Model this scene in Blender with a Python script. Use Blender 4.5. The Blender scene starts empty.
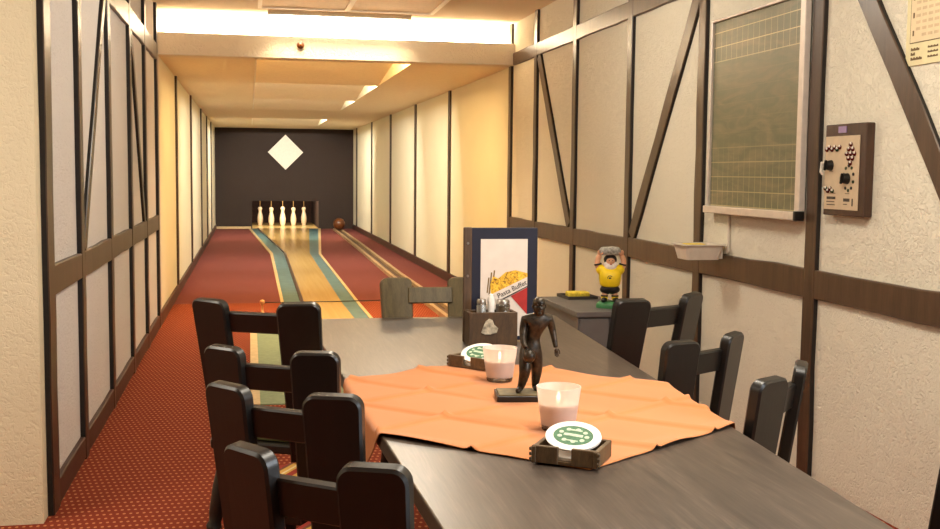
import bpy, bmesh, math, random
from mathutils import Vector, Matrix, Euler
random.seed(7)
PI = math.pi
SC = bpy.context.scene
COL = SC.collection
R = math.radians

# ------------------------------------------------------------------ helpers
def lin(r, g, b):
    def f(c):
        c /= 255.0
        return c / 12.92 if c <= 0.04045 else ((c + 0.055) / 1.055) ** 2.4
    return (f(r), f(g), f(b), 1.0)

class MB:
    """collects shapes into one bmesh"""
    def __init__(self):
        self.bm = bmesh.new()
    def _merge(self, b, mat=None):
        if mat is not None:
            bmesh.ops.transform(b, matrix=mat, verts=b.verts)
        me = bpy.data.meshes.new('tmp'); b.to_mesh(me); b.free()
        self.bm.from_mesh(me); bpy.data.meshes.remove(me)
        return self
    def box(self, c, s, rot=None, bev=0.0, seg=1):
        b = bmesh.new(); bmesh.ops.create_cube(b, size=1.0)
        bmesh.ops.scale(b, vec=Vector(s), verts=b.verts)
        if bev > 0:
            bmesh.ops.bevel(b, geom=list(b.edges), offset=bev, segments=seg, affect='EDGES', profile=0.5)
        m = Matrix.Translation(Vector(c))
        if rot is not None:
            m = m @ (rot if isinstance(rot, Matrix) else Euler(rot).to_matrix().to_4x4())
        return self._merge(b, m)
    def span(self, a, b_, bev=0.0, seg=1):
        c = [(p + q) / 2 for p, q in zip(a, b_)]; s = [abs(q - p) for p, q in zip(a, b_)]
        return self.box(c, s, None, bev, seg)
    def prism(self, pts, h0, h1, mat=None, bev=0.0, seg=1):
        """2D outline in local XY extruded from z=h0 to z=h1"""
        b = bmesh.new()
        lo = [b.verts.new((x, y, h0)) for x, y in pts]; hi = [b.verts.new((x, y, h1)) for x, y in pts]
        n = len(pts)
        b.faces.new(list(reversed(lo))); b.faces.new(hi)
        for i in range(n):
            b.faces.new((lo[i], lo[(i + 1) % n], hi[(i + 1) % n], hi[i]))
        bmesh.ops.recalc_face_normals(b, faces=b.faces)
        if bev > 0:
            es = [e for e in b.edges if abs(e.verts[0].co.z - e.verts[1].co.z) < 1e-7]
            bmesh.ops.bevel(b, geom=es, offset=bev, segments=seg, affect='EDGES', profile=0.5)
        return self._merge(b, mat)
    def lathe(self, prof, mat=None, n=24, sx=1.0, sy=1.0):
        b = bmesh.new(); rings = []
        for r, z in prof:
            if r < 1e-6:
                rings.append([b.verts.new((0, 0, z))])
            else:
                rings.append([b.verts.new((r * sx * math.cos(2 * PI * i / n), r * sy * math.sin(2 * PI * i / n), z)) for i in range(n)])
        for a, c in zip(rings[:-1], rings[1:]):
            for i in range(n):
                j = (i + 1) % n
                if len(a) == 1 and len(c) == 1: continue
                if len(a) == 1: b.faces.new((a[0], c[j], c[i]))
                elif len(c) == 1: b.faces.new((a[i], a[j], c[0]))
                else: b.faces.new((a[i], a[j], c[j], c[i]))
        if len(rings[0]) > 1: b.faces.new(list(reversed(rings[0])))
        if len(rings[-1]) > 1: b.faces.new(rings[-1])
        bmesh.ops.recalc_face_normals(b, faces=b.faces)
        return self._merge(b, mat)
    def ball(self, c, r, sc=(1, 1, 1), rot=None, u=20, v=14):
        b = bmesh.new(); bmesh.ops.create_uvsphere(b, u_segments=u, v_segments=v, radius=r)
        m = Matrix.Translation(Vector(c))
        if rot is not None: m = m @ Euler(rot).to_matrix().to_4x4()
        m = m @ Matrix.Diagonal((sc[0], sc[1], sc[2], 1))
        return self._merge(b, m)
    def tube(self, a, b_, r0, r1=None, n=16):
        a = Vector(a); b_ = Vector(b_); d = b_ - a; r1 = r0 if r1 is None else r1
        q = Vector((0, 0, 1)).rotation_difference(d.normalized()).to_matrix().to_4x4()
        return self.lathe([(r0, 0), (r1, d.length)], Matrix.Translation(a) @ q, n)
    def poly(self, pts3, mat=None):
        b = bmesh.new(); b.faces.new([b.verts.new(p) for p in pts3])
        return self._merge(b, mat)
    def path(self, pts, r, n=8):
        pts = [Vector(p) for p in pts]
        for p, q in zip(pts[:-1], pts[1:]): self.tube(p, q, r, r, n)
        for p in pts[1:-1]: self.ball(p, r, u=n, v=6)
        return self
    def build(self, name, mat, parent=None, smooth=None, loc=None):
        me = bpy.data.meshes.new(name); self.bm.to_mesh(me); self.bm.free()
        me.materials.append(mat)
        o = bpy.data.objects.new(name, me); COL.objects.link(o)
        if smooth is not None:
            me.shade_smooth()
            try: me.set_sharp_from_angle(angle=R(smooth))
            except Exception: pass
        if parent is not None: o.parent = parent
        if loc is not None: o.location = loc
        return o

def tag(o, label=None, cat=None, group=None, kind=None):
    if label: o['label'] = label
    if cat: o['category'] = cat
    if group: o['group'] = group
    if kind: o['kind'] = kind
    return o
def thing(name, label, cat, loc=(0, 0, 0), rz=0.0, group=None):
    o = bpy.data.objects.new(name, None); COL.objects.link(o)
    o.empty_display_size = 0.05
    o.location = loc; o.rotation_euler = (0, 0, rz)
    return tag(o, label, cat, group)
def struct(name, mb, mat, smooth=None):
    o = mb.build(name, mat, None, smooth); o['kind'] = 'structure'; return o
def copy_tree(root):
    def rec(o, par):
        c = o.copy(); COL.objects.link(c)
        if par is not None: c.parent = par
        for ch in o.children: rec(ch, c)
        return c
    return rec(root, None)
def kids(o, name):
    return [c for c in o.children if c.name.split('.')[0] == name]
def skin_obj(name, verts, edges, radii, mat, parent, sub=2):
    """one continuous organic body: skin modifier applied into a mesh"""
    me = bpy.data.meshes.new(name + '_src'); me.from_pydata([Vector(v) for v in verts], edges, []); me.update()
    o = bpy.data.objects.new(name + '_src', me); COL.objects.link(o)
    m = o.modifiers.new('skin', 'SKIN'); m.use_smooth_shade = True
    if not me.skin_vertices: me.attributes  # modifier adds the layer
    sv = me.skin_vertices[0].data
    for i, r in enumerate(radii):
        sv[i].radius = (r, r) if not isinstance(r, tuple) else r
        sv[i].use_root = (i == 0)
    s = o.modifiers.new('sub', 'SUBSURF'); s.levels = sub; s.render_levels = sub
    dg = bpy.context.evaluated_depsgraph_get(); ev = o.evaluated_get(dg)
    me2 = bpy.data.meshes.new_from_object(ev); me2.name = name
    bpy.data.objects.remove(o); bpy.data.meshes.remove(me)
    me2.materials.clear(); me2.materials.append(mat); me2.shade_smooth()
    n = bpy.data.objects.new(name, me2); COL.objects.link(n); n.parent = parent
    return n
def text_mesh(name, txt, size, mat, parent, matrix, extr=0.0004):
    cu = bpy.data.curves.new(name + '_c', 'FONT'); cu.body = txt; cu.size = size; cu.extrude = extr
    cu.align_x = 'CENTER'; cu.align_y = 'CENTER'
    t = bpy.data.objects.new(name + '_c', cu); COL.objects.link(t)
    dg = bpy.context.evaluated_depsgraph_get()
    me = bpy.data.meshes.new_from_object(t.evaluated_get(dg)); me.name = name
    bpy.data.objects.remove(t); bpy.data.curves.remove(cu)
    me.transform(matrix); me.materials.clear(); me.materials.append(mat)
    o = bpy.data.objects.new(name, me); COL.objects.link(o); o.parent = parent
    return o

# ------------------------------------------------------------------ materials
class NT:
    def __init__(self, name):
        self.m = bpy.data.materials.new(name); self.m.use_nodes = True
        self.t = self.m.node_tree; self.n = self.t.nodes
        self.bsdf = self.n['Principled BSDF']
    def add(self, typ, **kw):
        nd = self.n.new(typ)
        for k, v in kw.items():
            if k in nd.inputs.keys(): nd.inputs[k].default_value = v
            else: setattr(nd, k, v)
        return nd
    def link(self, a, b): self.t.links.new(a, b)
    def math(self, op, a, b=None, c=None):
        nd = self.n.new('ShaderNodeMath'); nd.operation = op
        for i, v in enumerate((a, b, c)):
            if v is None: continue
            if isinstance(v, (int, float)): nd.inputs[i].default_value = v
            else: self.link(v, nd.inputs[i])
        return nd.outputs[0]
    def obj(self):
        return self.add('ShaderNodeTexCoord').outputs['Object']
    def mapping(self, vec, scale=(1, 1, 1), rot=(0, 0, 0), loc=(0, 0, 0)):
        mp = self.add('ShaderNodeMapping')
        mp.inputs['Scale'].default_value = scale; mp.inputs['Rotation'].default_value = rot; mp.inputs['Location'].default_value = loc
        self.link(vec, mp.inputs['Vector']); return mp.outputs[0]
    def noise(self, vec, scale, detail=3, rough=0.5, dist=0.0):
        nd = self.add('ShaderNodeTexNoise')
        nd.inputs['Scale'].default_value = scale; nd.inputs['Detail'].default_value = detail
        nd.inputs['Roughness'].default_value = rough; nd.inputs['Distortion'].default_value = dist
        self.link(vec, nd.inputs['Vector']); return nd.outputs['Fac']
    def ramp(self, fac, stops, interp='LINEAR'):
        nd = self.add('ShaderNodeValToRGB'); cr = nd.color_ramp; cr.interpolation = interp
        while len(cr.elements) > 1: cr.elements.remove(cr.elements[-1])
        cr.elements[0].position = stops[0][0]; cr.elements[0].color = stops[0][1]
        for p, c in stops[1:]:
            e = cr.elements.new(p); e.color = c
        self.link(fac, nd.inputs[0]); return nd.outputs[0]
    def mix(self, fac, a, b):
        nd = self.add('ShaderNodeMix', data_type='RGBA')
        if isinstance(fac, (int, float)): nd.inputs[0].default_value = fac
        else: self.link(fac, nd.inputs[0])
        for i, v in ((6, a), (7, b)):
            if isinstance(v, tuple): nd.inputs[i].default_value = v
            else: self.link(v, nd.inputs[i])
        return nd.outputs[2]
    def bump(self, h, strength, dist):
        nd = self.add('ShaderNodeBump'); nd.inputs['Strength'].default_value = strength; nd.inputs['Distance'].default_value = dist
        self.link(h, nd.inputs['Height']); self.link(nd.outputs[0], self.bsdf.inputs['Normal'])
    def base(self, c):
        if isinstance(c, tuple): self.bsdf.inputs['Base Color'].default_value = c
        else: self.link(c, self.bsdf.inputs['Base Color'])
        return self
    def set(self, **kw):
        for k, v in kw.items(): self.bsdf.inputs[k.replace('_', ' ')].default_value = v
        return self

def plain(name, c, rough=0.5, metal=0.0, var=0.06, scale=30.0, **kw):
    """slightly mottled procedural colour"""
    t = NT(name); f = t.noise(t.obj(), scale, 3)
    d = tuple(max(0, x * (1 - 2 * var)) for x in c[:3]) + (1,); l = tuple(min(1, x * (1 + 2 * var)) for x in c[:3]) + (1,)
    t.base(t.ramp(f, [(0.3, d), (0.7, l)])); t.set(Roughness=rough, Metallic=metal, **kw)
    return t.m
def stucco(name, c, strength=0.6, scale=1.0):
    t = NT(name); v = t.obj()
    n1 = t.noise(v, 26 * scale, 4, 0.55, 1.4); n2 = t.noise(v, 75 * scale, 3, 0.6, 0.6)
    h = t.math('ADD', t.math('MULTIPLY', t.ramp(n1, [(0.36, (0, 0, 0, 1)), (0.52, (1, 1, 1, 1))]), 1.0), t.math('MULTIPLY', n2, 0.55))
    t.bump(h, strength, 0.006)
    big = t.noise(v, 1.3, 3)
    d = tuple(x * 0.95 for x in c[:3]) + (1,)
    t.base(t.ramp(big, [(0.3, d), (0.7, c)])); t.set(Roughness=0.82)
    t.bsdf.inputs['Specular IOR Level'].default_value = 0.25
    return t.m
def wood(name, dark, light, rough, scale=(40, 40, 2.5), bump=0.15, coat=0.0, grain=7.0, worldco=False):
    t = NT(name)
    v = t.mapping(t.obj(), scale)
    n = t.noise(v, 1.0, 5, 0.62, 0.6)
    n2 = t.noise(v, grain, 2, 0.5)
    f = t.math('ADD', t.math('MULTIPLY', n, 0.75), t.math('MULTIPLY', n2, 0.25))
    t.base(t.ramp(f, [(0.32, dark), (0.68, light)])); t.set(Roughness=rough)
    if coat: t.set(Coat_Weight=coat, Coat_Roughness=0.12)
    t.bump(f, bump, 0.002)
    return t.m

M = {}
M['stucco_r'] = stucco('stucco_right', lin(235, 230, 213), 0.62, 2.1)
M['stucco_l'] = stucco('stucco_left', lin(219, 214, 210), 0.5, 1.5)
M['stucco_f'] = stucco('stucco_front', lin(226, 213, 182), 0.34, 1.8)
M['lane_wall'] = stucco('lane_wall', lin(232, 228, 208), 0.12)
M['ceiling'] = stucco('ceiling_plaster', lin(216, 199, 170), 0.3, 1.6)
M['lane_ceiling'] = plain('lane_ceiling_board', lin(228, 214, 186), 0.8, var=0.02)
M['beam'] = stucco('beam_plaster', lin(224, 212, 192), 0.5)
M['back_wall'] = plain('back_wall_brown', lin(44, 30, 25), 0.8, var=0.12, scale=60)
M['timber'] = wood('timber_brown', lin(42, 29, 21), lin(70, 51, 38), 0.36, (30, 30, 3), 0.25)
M['timber_right'] = wood('timber_brown_lit', lin(57, 42, 31), lin(90, 68, 51), 0.36, (30, 30, 3), 0.25)  # lamp sheen on the right-wall timbers put into a lighter base colour
M['timber_edge'] = plain('timber_edge_black', lin(24, 17, 13), 0.6, var=0.15)
M['timber_dark'] = wood('timber_dark', lin(52, 30, 24), lin(76, 46, 36), 0.45, (30, 3, 30), 0.2)
M['chair'] = wood('chair_black_brown', lin(8, 6, 5), lin(19, 15, 12), 0.38, (50, 50, 4), 0.12, coat=0.1)
M['chair_olive'] = wood('chair_olive_brown', lin(72, 60, 36), lin(104, 90, 58), 0.42, (50, 50, 4), 0.12)
M['table'] = None
def table_mat():
    t = NT('table_dark_oak'); v = t.mapping(t.obj(), (38, 3.0, 20))
    n = t.noise(v, 1.0, 6, 0.65, 1.2); fine = t.noise(t.mapping(t.obj(), (260, 12, 60)), 1.0, 2)
    f = t.math('ADD', t.math('MULTIPLY', n, 0.65), t.math('MULTIPLY', fine, 0.35))
    t.base(t.ramp(f, [(0.3, lin(52, 44, 38)), (0.55, lin(79, 68, 59)), (0.75, lin(105, 92, 81))]))
    t.set(Roughness=0.33); t.bump(f, 0.18, 0.001)
    return t.m
M['table'] = table_mat()
def carpet_mat():
    t = NT('carpet_red_dotted'); v = t.obj()
    sep = t.add('ShaderNodeSeparateXYZ'); t.link(v, sep.inputs[0])
    s = 0.023
    gx = t.math('DIVIDE', sep.outputs[0], s); gy = t.math('DIVIDE', sep.outputs[1], 0.046)
    row = t.math('FLOOR', gy); off = t.math('MULTIPLY', t.math('MODULO', row, 2.0), 0.5)
    fx = t.math('SUBTRACT', t.math('FRACT', t.math('ADD', gx, off)), 0.5); fy = t.math('SUBTRACT', t.math('FRACT', gy), 0.5)
    d = t.math('SQRT', t.math('ADD', t.math('POWER', fx, 2.0), t.math('POWER', t.math('MULTIPLY', fy, 1.35), 2.0)))
    dot = t.math('LESS_THAN', d, 0.24)
    nz = t.noise(v, 400, 2); bl = t.noise(v, 3, 2)
    base = t.mix(t.math('MULTIPLY', nz, 0.8), lin(112, 44, 29), lin(148, 67, 46))
    base = t.mix(t.math('MULTIPLY', bl, 0.25), base, lin(120, 44, 30))
    t.base(t.mix(t.math('MULTIPLY', dot, 0.75), base, lin(206, 138, 92)))
    t.set(Roughness=0.95); t.bsdf.inputs['Specular IOR Level'].default_value = 0.1
    t.bump(nz, 0.4, 0.002)
    return t.m
M['carpet'] = carpet_mat()
M['carpet_shaded'] = plain('carpet_plum_shaded', lin(112, 46, 42), 0.95, var=0.1, scale=200)  # darker tone beyond the beam's shadow line, put into the carpet colour
def lane_mat():
    t = NT('lane_yellow_wood'); n = t.noise(t.mapping(t.obj(), (30, 0.6, 1)), 1.0, 4, 0.6, 0.5)
    t.base(t.ramp(n, [(0.2, lin(196, 160, 96)), (0.8, lin(216, 184, 120))])); t.set(Roughness=0.22)
    return t.m
M['lane'] = lane_mat()
M['gutter_blue'] = plain('gutter_blue', lin(84, 116, 122), 0.5, var=0.08, scale=8)
M['cream_strip'] = plain('cream_strip', lin(206, 178, 132), 0.6)
M['rail_wood'] = plain('return_rail', lin(170, 142, 108), 0.5, var=0.08, scale=6)
M['rail_groove'] = plain('return_groove', lin(96, 74, 62), 0.7)
M['mat_green'] = plain('approach_mat_green', lin(132, 146, 112), 0.8, var=0.05)
M['pin'] = plain('pin_cream', lin(240, 216, 184), 0.35, var=0.03)
M['ball'] = wood('ball_wood', lin(66, 34, 15), lin(128, 70, 30), 0.3, (14, 14, 3), 0.05)
M['pit_dark'] = plain('pit_curtain', lin(52, 28, 18), 0.85, var=0.25, scale=20)
M['string'] = plain('string_tan', lin(190, 150, 90), 0.7)
M['white'] = plain('white_board', lin(236, 228, 220), 0.6, var=0.02)
M['peg'] = plain('peg_wood', lin(214, 158, 96), 0.4, var=0.06)
M['black'] = plain('black_plastic', lin(18, 17, 17), 0.35, var=0.1)
M['cabinet'] = plain('cabinet_grey', lin(102, 99, 99), 0.5, var=0.04, scale=12)
M['navy'] = plain('menu_navy', lin(12, 14, 38), 0.55, var=0.08)
M['menu_spine'] = wood('menu_spine_brown', lin(58, 42, 30), lin(98, 74, 52), 0.45, (30, 30, 4), 0.1)
M['page'] = plain('menu_page', lin(226, 212, 200), 0.6, var=0.02)
M['pasta'] = None
def pasta_mat():
    t = NT('pasta_yellow'); n = t.noise(t.obj(), 75, 3, 0.6, 1.5)
    t.base(t.ramp(n, [(0.36, lin(110, 62, 20)), (0.46, lin(222, 164, 30)), (0.62, lin(246, 206, 70))])); t.set(Roughness=0.5)
    return t.m
M['pasta'] = pasta_mat()
M['red'] = plain('menu_red', lin(176, 40, 34), 0.5, var=0.1)
M['ink'] = plain('ink_dark', lin(36, 30, 28), 0.6)
M['caddy'] = wood('caddy_brown_oak', lin(58, 40, 22), lin(90, 64, 36), 0.5, (60, 20, 20), 0.2)
M['oak'] = wood('caddy_dark_oak', lin(66, 50, 32), lin(104, 82, 54), 0.5, (60, 20, 20), 0.25)
M['steel'] = plain('steel', lin(176, 170, 162), 0.3, 1.0, var=0.04)
def glass(name):
    t = NT(name); out = t.n['Material Output']
    tp = t.add('ShaderNodeBsdfTransparent'); tp.inputs[0].default_value = (.93, .95, .94, 1)
    gl = t.add('ShaderNodeBsdfGlossy'); gl.inputs['Roughness'].default_value = 0.06
    fr = t.add('ShaderNodeFresnel'); fr.inputs[0].default_value = 1.5
    mx = t.add('ShaderNodeMixShader'); t.link(t.math('ADD', fr.outputs[0], .05), mx.inputs[0]); t.link(tp.outputs[0], mx.inputs[1]); t.link(gl.outputs[0], mx.inputs[2])
    t.link(mx.outputs[0], out.inputs['Surface']); return t.m
M['glass'] = glass('clear_glass')
M['salt'] = plain('salt_white', lin(236, 230, 222), 0.8)
M['pepper'] = plain('pepper_brown', lin(120, 98, 74), 0.9, var=0.3, scale=300)
def frosted():
    t = NT('frosted_glass'); out = t.n['Material Output']
    tr = t.add('ShaderNodeBsdfTranslucent'); tr.inputs[0].default_value = (0.84, 0.77, 0.72, 1)
    df = t.add('ShaderNodeBsdfDiffuse'); df.inputs[0].default_value = (0.80, 0.73, 0.69, 1)
    gl = t.add('ShaderNodeBsdfGlossy'); gl.inputs['Roughness'].default_value = 0.35; gl.inputs[0].default_value = (1, 1, 1, 1)
    m1 = t.add('ShaderNodeMixShader'); m1.inputs[0].default_value = 0.45
    t.link(tr.outputs[0], m1.inputs[1]); t.link(df.outputs[0], m1.inputs[2])
    m2 = t.add('ShaderNodeMixShader'); m2.inputs[0].default_value = 0.05
    t.link(m1.outputs[0], m2.inputs[1]); t.link(gl.outputs[0], m2.inputs[2])
    tp = t.add('ShaderNodeBsdfTransparent'); tp.inputs[0].default_value = (1, .98, .97, 1)
    m3 = t.add('ShaderNodeMixShader'); m3.inputs[0].default_value = 0.20
    t.link(m2.outputs[0], m3.inputs[1]); t.link(tp.outputs[0], m3.inputs[2])
    t.link(m3.outputs[0], out.inputs['Surface'])
    return t.m
M['frosted'] = frosted()
M['wax'] = plain('candle_wax', lin(248, 234, 224), 0.6, var=0.02)
M['wax'].node_tree.nodes['Principled BSDF'].inputs['Subsurface Weight'].default_value = 0.25
M['wax'].node_tree.nodes['Principled BSDF'].inputs['Subsurface Radius'].default_value = (0.012, 0.008, 0.006)
def emis(name, c, s):
    t = NT(name); t.base((0, 0, 0, 1)); t.bsdf.inputs['Emission Color'].default_value = c
    t.bsdf.inputs['Emission Strength'].default_value = s; return t.m
M['flame'] = emis('candle_flame', (1.0, 0.82, 0.52, 1), 30)
M['bronze'] = plain('statue_bronze', lin(54, 45, 34), 0.38, 0.5, var=0.35, scale=90)
M['statue_base'] = plain('statue_base_top', lin(104, 92, 62), 0.5, 0.2, var=0.2, scale=60)
M['coaster'] = plain('coaster_card', lin(240, 234, 224), 0.8, var=0.02)
M['coaster_green'] = plain('coaster_green', lin(70, 112, 80), 0.7, var=0.12, scale=150)
M['coaster_pale'] = plain('coaster_pale_print', lin(186, 200, 174), 0.7, var=0.1, scale=200)
def cloth_mat():
    t = NT('orange_cloth'); w = t.noise(t.mapping(t.obj(), (900, 900, 900)), 1.0, 2)
    b = t.noise(t.obj(), 5, 2)
    c = t.mix(t.math('MULTIPLY', b, 0.5), lin(190, 119, 66), lin(199, 128, 74))
    t.base(c); t.set(Roughness=0.9, Sheen_Weight=0.15); t.bump(w, 0.12, 0.0006)
    return t.m
M['cloth'] = cloth_mat()
def stripes(name, stops, n, axis=0):
    t = NT(name); sep = t.add('ShaderNodeSeparateXYZ'); t.link(t.obj(), sep.inputs[0])
    f = t.math('FRACT', t.math('MULTIPLY', t.math('ADD', sep.outputs[axis], 5.0), n))
    t.base(t.ramp(f, stops, 'CONSTANT')); t.set(Roughness=0.95)
    t.bump(t.noise(t.obj(), 500, 2), 0.3, 0.001)
    return t.m
RED, GOLD, CREAM, GREEN, BRN = lin(150, 44, 28), lin(206, 158, 70), lin(220, 198, 150), lin(136, 146, 100), lin(110, 60, 40)
M['pad_stripe'] = stripes('seat_fabric_striped', [(0, RED), (0.18, GOLD), (0.3, CREAM), (0.38, GOLD), (0.5, RED), (0.66, BRN), (0.74, GOLD), (0.86, CREAM), (0.92, GOLD)], 9.0)
M['pad_green'] = stripes('seat_fabric_green', [(0, GREEN), (0.8, CREAM), (0.88, RED), (0.94, GREEN)], 4.5)
def board_mat():
    t = NT('chalkboard_green'); sep = t.add('ShaderNodeSeparateXYZ'); t.link(t.obj(), sep.inputs[0])
    y, z = sep.outputs[1], sep.outputs[2]
    def lines(c, period, w):
        f = t.math('ABSOLUTE', t.math('SUBTRACT', t.math('FRACT', t.math('DIVIDE', c, period)), 0.5))
        return t.math('LESS_THAN', f, w / period / 2)
    h = lines(z, 0.068, 0.0042); v = lines(y, 0.0555, 0.0032)
    sm = t.noise(t.obj(), 2.2, 3)
    # worn grid: clear near the top and the bottom, wiped in the middle
    wear = t.ramp(z, [(0.0, (0.5, 0.5, 0.5, 1)), (0.24, (0.34, 0.34, 0.34, 1)), (0.36, (0.04, 0.04, 0.04, 1)), (0.68, (0.06, 0.06, 0.06, 1)), (0.735, (0.95, 0.95, 0.95, 1)), (0.9, (0.75, 0.75, 0.75, 1))])
    wearv = t.ramp(z, [(0.0, (0.5, 0.5, 0.5, 1)), (0.2, (0.24, 0.24, 0.24, 1)), (0.36, (0.02, 0.02, 0.02, 1)), (0.705, (0.03, 0.03, 0.03, 1)), (0.718, (0.75, 0.75, 0.75, 1)), (0.845, (0.55, 0.55, 0.55, 1)), (0.87, (0.15, 0.15, 0.15, 1))])
    ln = t.math('MAXIMUM', t.math('MULTIPLY', h, wear), t.math('MULTIPLY', v, wearv))
    sw = t.noise(t.mapping(t.obj(), (1, 2.0, 9.0)), 1.6, 4, 0.6, 1.2)
    bg = t.mix(t.ramp(sw, [(0.42, (0, 0, 0, 1)), (0.7, (.55, .55, .55, 1))]), lin(96, 98, 74), lin(150, 136, 106))
    bg = t.mix(t.math('MULTIPLY', sm, 0.3), bg, lin(98, 106, 84))
    t.base(t.mix(ln, bg, lin(226, 208, 160))); t.set(Roughness=0.38)
    return t.m
M['chalkboard'] = board_mat()
M['alu'] = plain('aluminium_frame', lin(216, 206, 196), 0.4, 0.3, var=0.03)
M['plastic_white'] = plain('plastic_white', lin(214, 206, 194), 0.45, var=0.03)
M['sponge'] = plain('sponge_yellow', lin(232, 208, 70), 0.9, var=0.12, scale=90)
M['tray_grey'] = plain('tray_dark_grey', lin(66, 62, 60), 0.5)
M['panel_box'] = wood('panel_box_brown', lin(50, 33, 24), lin(84, 58, 42), 0.45, (20, 20, 4), 0.1)
M['panel_face'] = plain('panel_face_cream', lin(200, 180, 152), 0.5, var=0.03)
M['violet'] = plain('panel_violet', lin(150, 128, 170), 0.5)
M['led_red'] = plain('lamp_dark_red', lin(84, 20, 22), 0.2)
M['led_green'] = plain('lamp_dark_green', lin(30, 60, 40), 0.2)
M['led_glint'] = plain('lamp_glint_white', lin(226, 220, 214), 0.2)  # painted white highlight, set on each lamp as a small offset ball
M['paper'] = plain('poster_paper', lin(222, 212, 170), 0.7, var=0.02)
M['paper_in'] = plain('poster_inner', lin(224, 206, 170), 0.7, var=0.02)
M['print_pale'] = plain('poster_print_pale', lin(204, 180, 146), 0.7)
M['print_dark'] = plain('poster_print_dark', lin(104, 82, 50), 0.7)
M['light_frame'] = plain('light_frame_white', lin(244, 236, 218), 0.4, var=0.02)
M['light_panel'] = plain('light_panel_tan', lin(222, 198, 160), 0.5, var=0.03)
M['batten'] = plain('batten_tan', lin(226, 198, 158), 0.5)
M['tube_on'] = emis('fluorescent_tube_on', (1.0, 0.90, 0.70, 1), 14)
# gnome
M['g_skin'] = plain('gnome_skin', lin(226, 172, 136), 0.5, var=0.05)
M['g_yellow'] = plain('gnome_yellow', lin(246, 214, 22), 0.45, var=0.04)
M['g_black'] = plain('gnome_black', lin(26, 24, 26), 0.45, var=0.1)
M['g_white'] = plain('gnome_beard', lin(240, 232, 224), 0.8, var=0.05, scale=120)
M['g_green'] = plain('gnome_green', lin(62, 128, 78), 0.5, var=0.08)
M['g_stone'] = plain('gnome_stone', lin(160, 158, 150), 0.8, var=0.25, scale=90)
M['g_red'] = plain('gnome_mouth', lin(190, 70, 56), 0.5)

# ------------------------------------------------------------------ camera
F, YAW, PIT, ROL = 1085.0, 0.2010, 0.0836, -0.0099
fwd = Vector((math.sin(YAW) * math.cos(PIT), math.cos(YAW) * math.cos(PIT), -math.sin(PIT)))
rgt = Vector((math.cos(YAW), -math.sin(YAW), 0)); dwn = fwd.cross(rgt)
r2 = math.cos(ROL) * rgt + math.sin(ROL) * dwn; d2 = -math.sin(ROL) * rgt + math.cos(ROL) * dwn
cam = bpy.data.cameras.new('camera'); cam.sensor_width = 36; cam.lens = F / 940 * 36; cam.clip_start = 0.02
co = bpy.data.objects.new('camera', cam); COL.objects.link(co); SC.camera = co
rm = Matrix((r2, -d2, -fwd)).transposed().to_4x4()
co.matrix_world = Matrix.Translation((0, 0, 1.23)) @ rm

# ------------------------------------------------------------------ room shell
XL, XR = -0.71, 2.23
YB, YC, YF = -2.6, 3.91, 23.8       # back of the room, corner of the left wall, end wall of the lane
YBM = 9.1                            # bulkhead beam
ZR, ZL = 2.51, 2.155                 # room ceiling, lane ceiling
XA = -3.4                            # far side of the seating area, left of the camera
PR = 0.022                           # timber relief
struct('floor', MB().span((XA - .1, YB - .1, -0.1), (XR + .1, 10.3, 0)), M['carpet'])
struct('floor_lane', MB().span((XL - .1, 10.3, -0.1), (XR + .1, 27.2, 0)), M['carpet_shaded'])
struct('wall_right', MB().span((XR, YB - .1, 0), (XR + .12, YBM + .15, ZR + .1)), M['stucco_r'])
struct('wall_left', MB().span((XL - .12, YC + .12, 0), (XL, YBM + .1, ZR)), M['stucco_l'])
struct('wall_corner', MB().span((XA, YC, 0), (XL, YC + .12, ZR)), M['stucco_f'])
struct('wall_alcove', MB().span((XA - .12, YB - .1, 0), (XA, YC + .12, ZR)), M['stucco_f'])
struct('wall_rear', MB().span((XA, YB - .12, 0), (XR, YB, ZR)), M['stucco_f'])
struct('wall_lane_left', MB().span((XL - .12, YBM + .1, 0), (XL, YF + .1, 2.6)), M['lane_wall'])
struct('wall_lane_right', MB().span((XR, YBM + .15, 0), (XR + .12, YF + .1, 2.6)), M['lane_wall'])
struct('ceiling', MB().span((XA - .1, YB - .1, ZR), (XR + .1, 9.6, ZR + .1)), M['ceiling'])
# bulkhead: protruding beam with the white panel above it set back
struct('beam_bulkhead', MB().span((XL, YBM, ZL - .003), (XR, YBM + .16, 2.335), 0.006), M['beam'])
struct('wall_bulkhead', MB().span((XL, YBM + .16, 2.335), (XR, YBM + .22, ZR)), M['white'])
# lane ceiling with light recesses (a step on the near side, a slope running down to the far side)
XS0, XS1 = 0.068, 1.36
REC = [(9.28, 11.70), (11.72, 14.23), (14.25, 16.63), (19.4, 22.2)]
m = MB()
m.span((XL, YBM + .16, ZL), (XS0, YF, ZL + .03)); m.span((XS1, YBM + .16, ZL), (XR, YF, ZL + .03))
edges = [YBM + .16]
for a, b in REC: edges += [a, b]
edges.append(YF)
for a, b in zip(edges[0::2], edges[1::2]):
    if b - a > .001: m.span((XS0, a, ZL), (XS1, b, ZL + .03))
ZT = ZL + .235
for a, b in REC:
    m.poly([(XS0, a, ZT), (XS1, a, ZT), (XS1, b, ZL), (XS0, b, ZL)])
    m.poly([(XS0, a, ZL), (XS1, a, ZL), (XS1, a, ZT), (XS0, a, ZT)])
    m.poly([(XS0, a, ZL), (XS0, b, ZL), (XS0, a, ZT)]); m.poly([(XS1, a, ZL), (XS1, b, ZL), (XS1, a, ZT)])
struct('ceiling_lane', m, M['lane_ceiling'])
m = MB()
for a, b in REC: m.span((XS0 - .012, a, ZL - .004), (XS0 + .004, b - .03, ZL))
struct('trim_recess', m, M['light_frame'])
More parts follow.
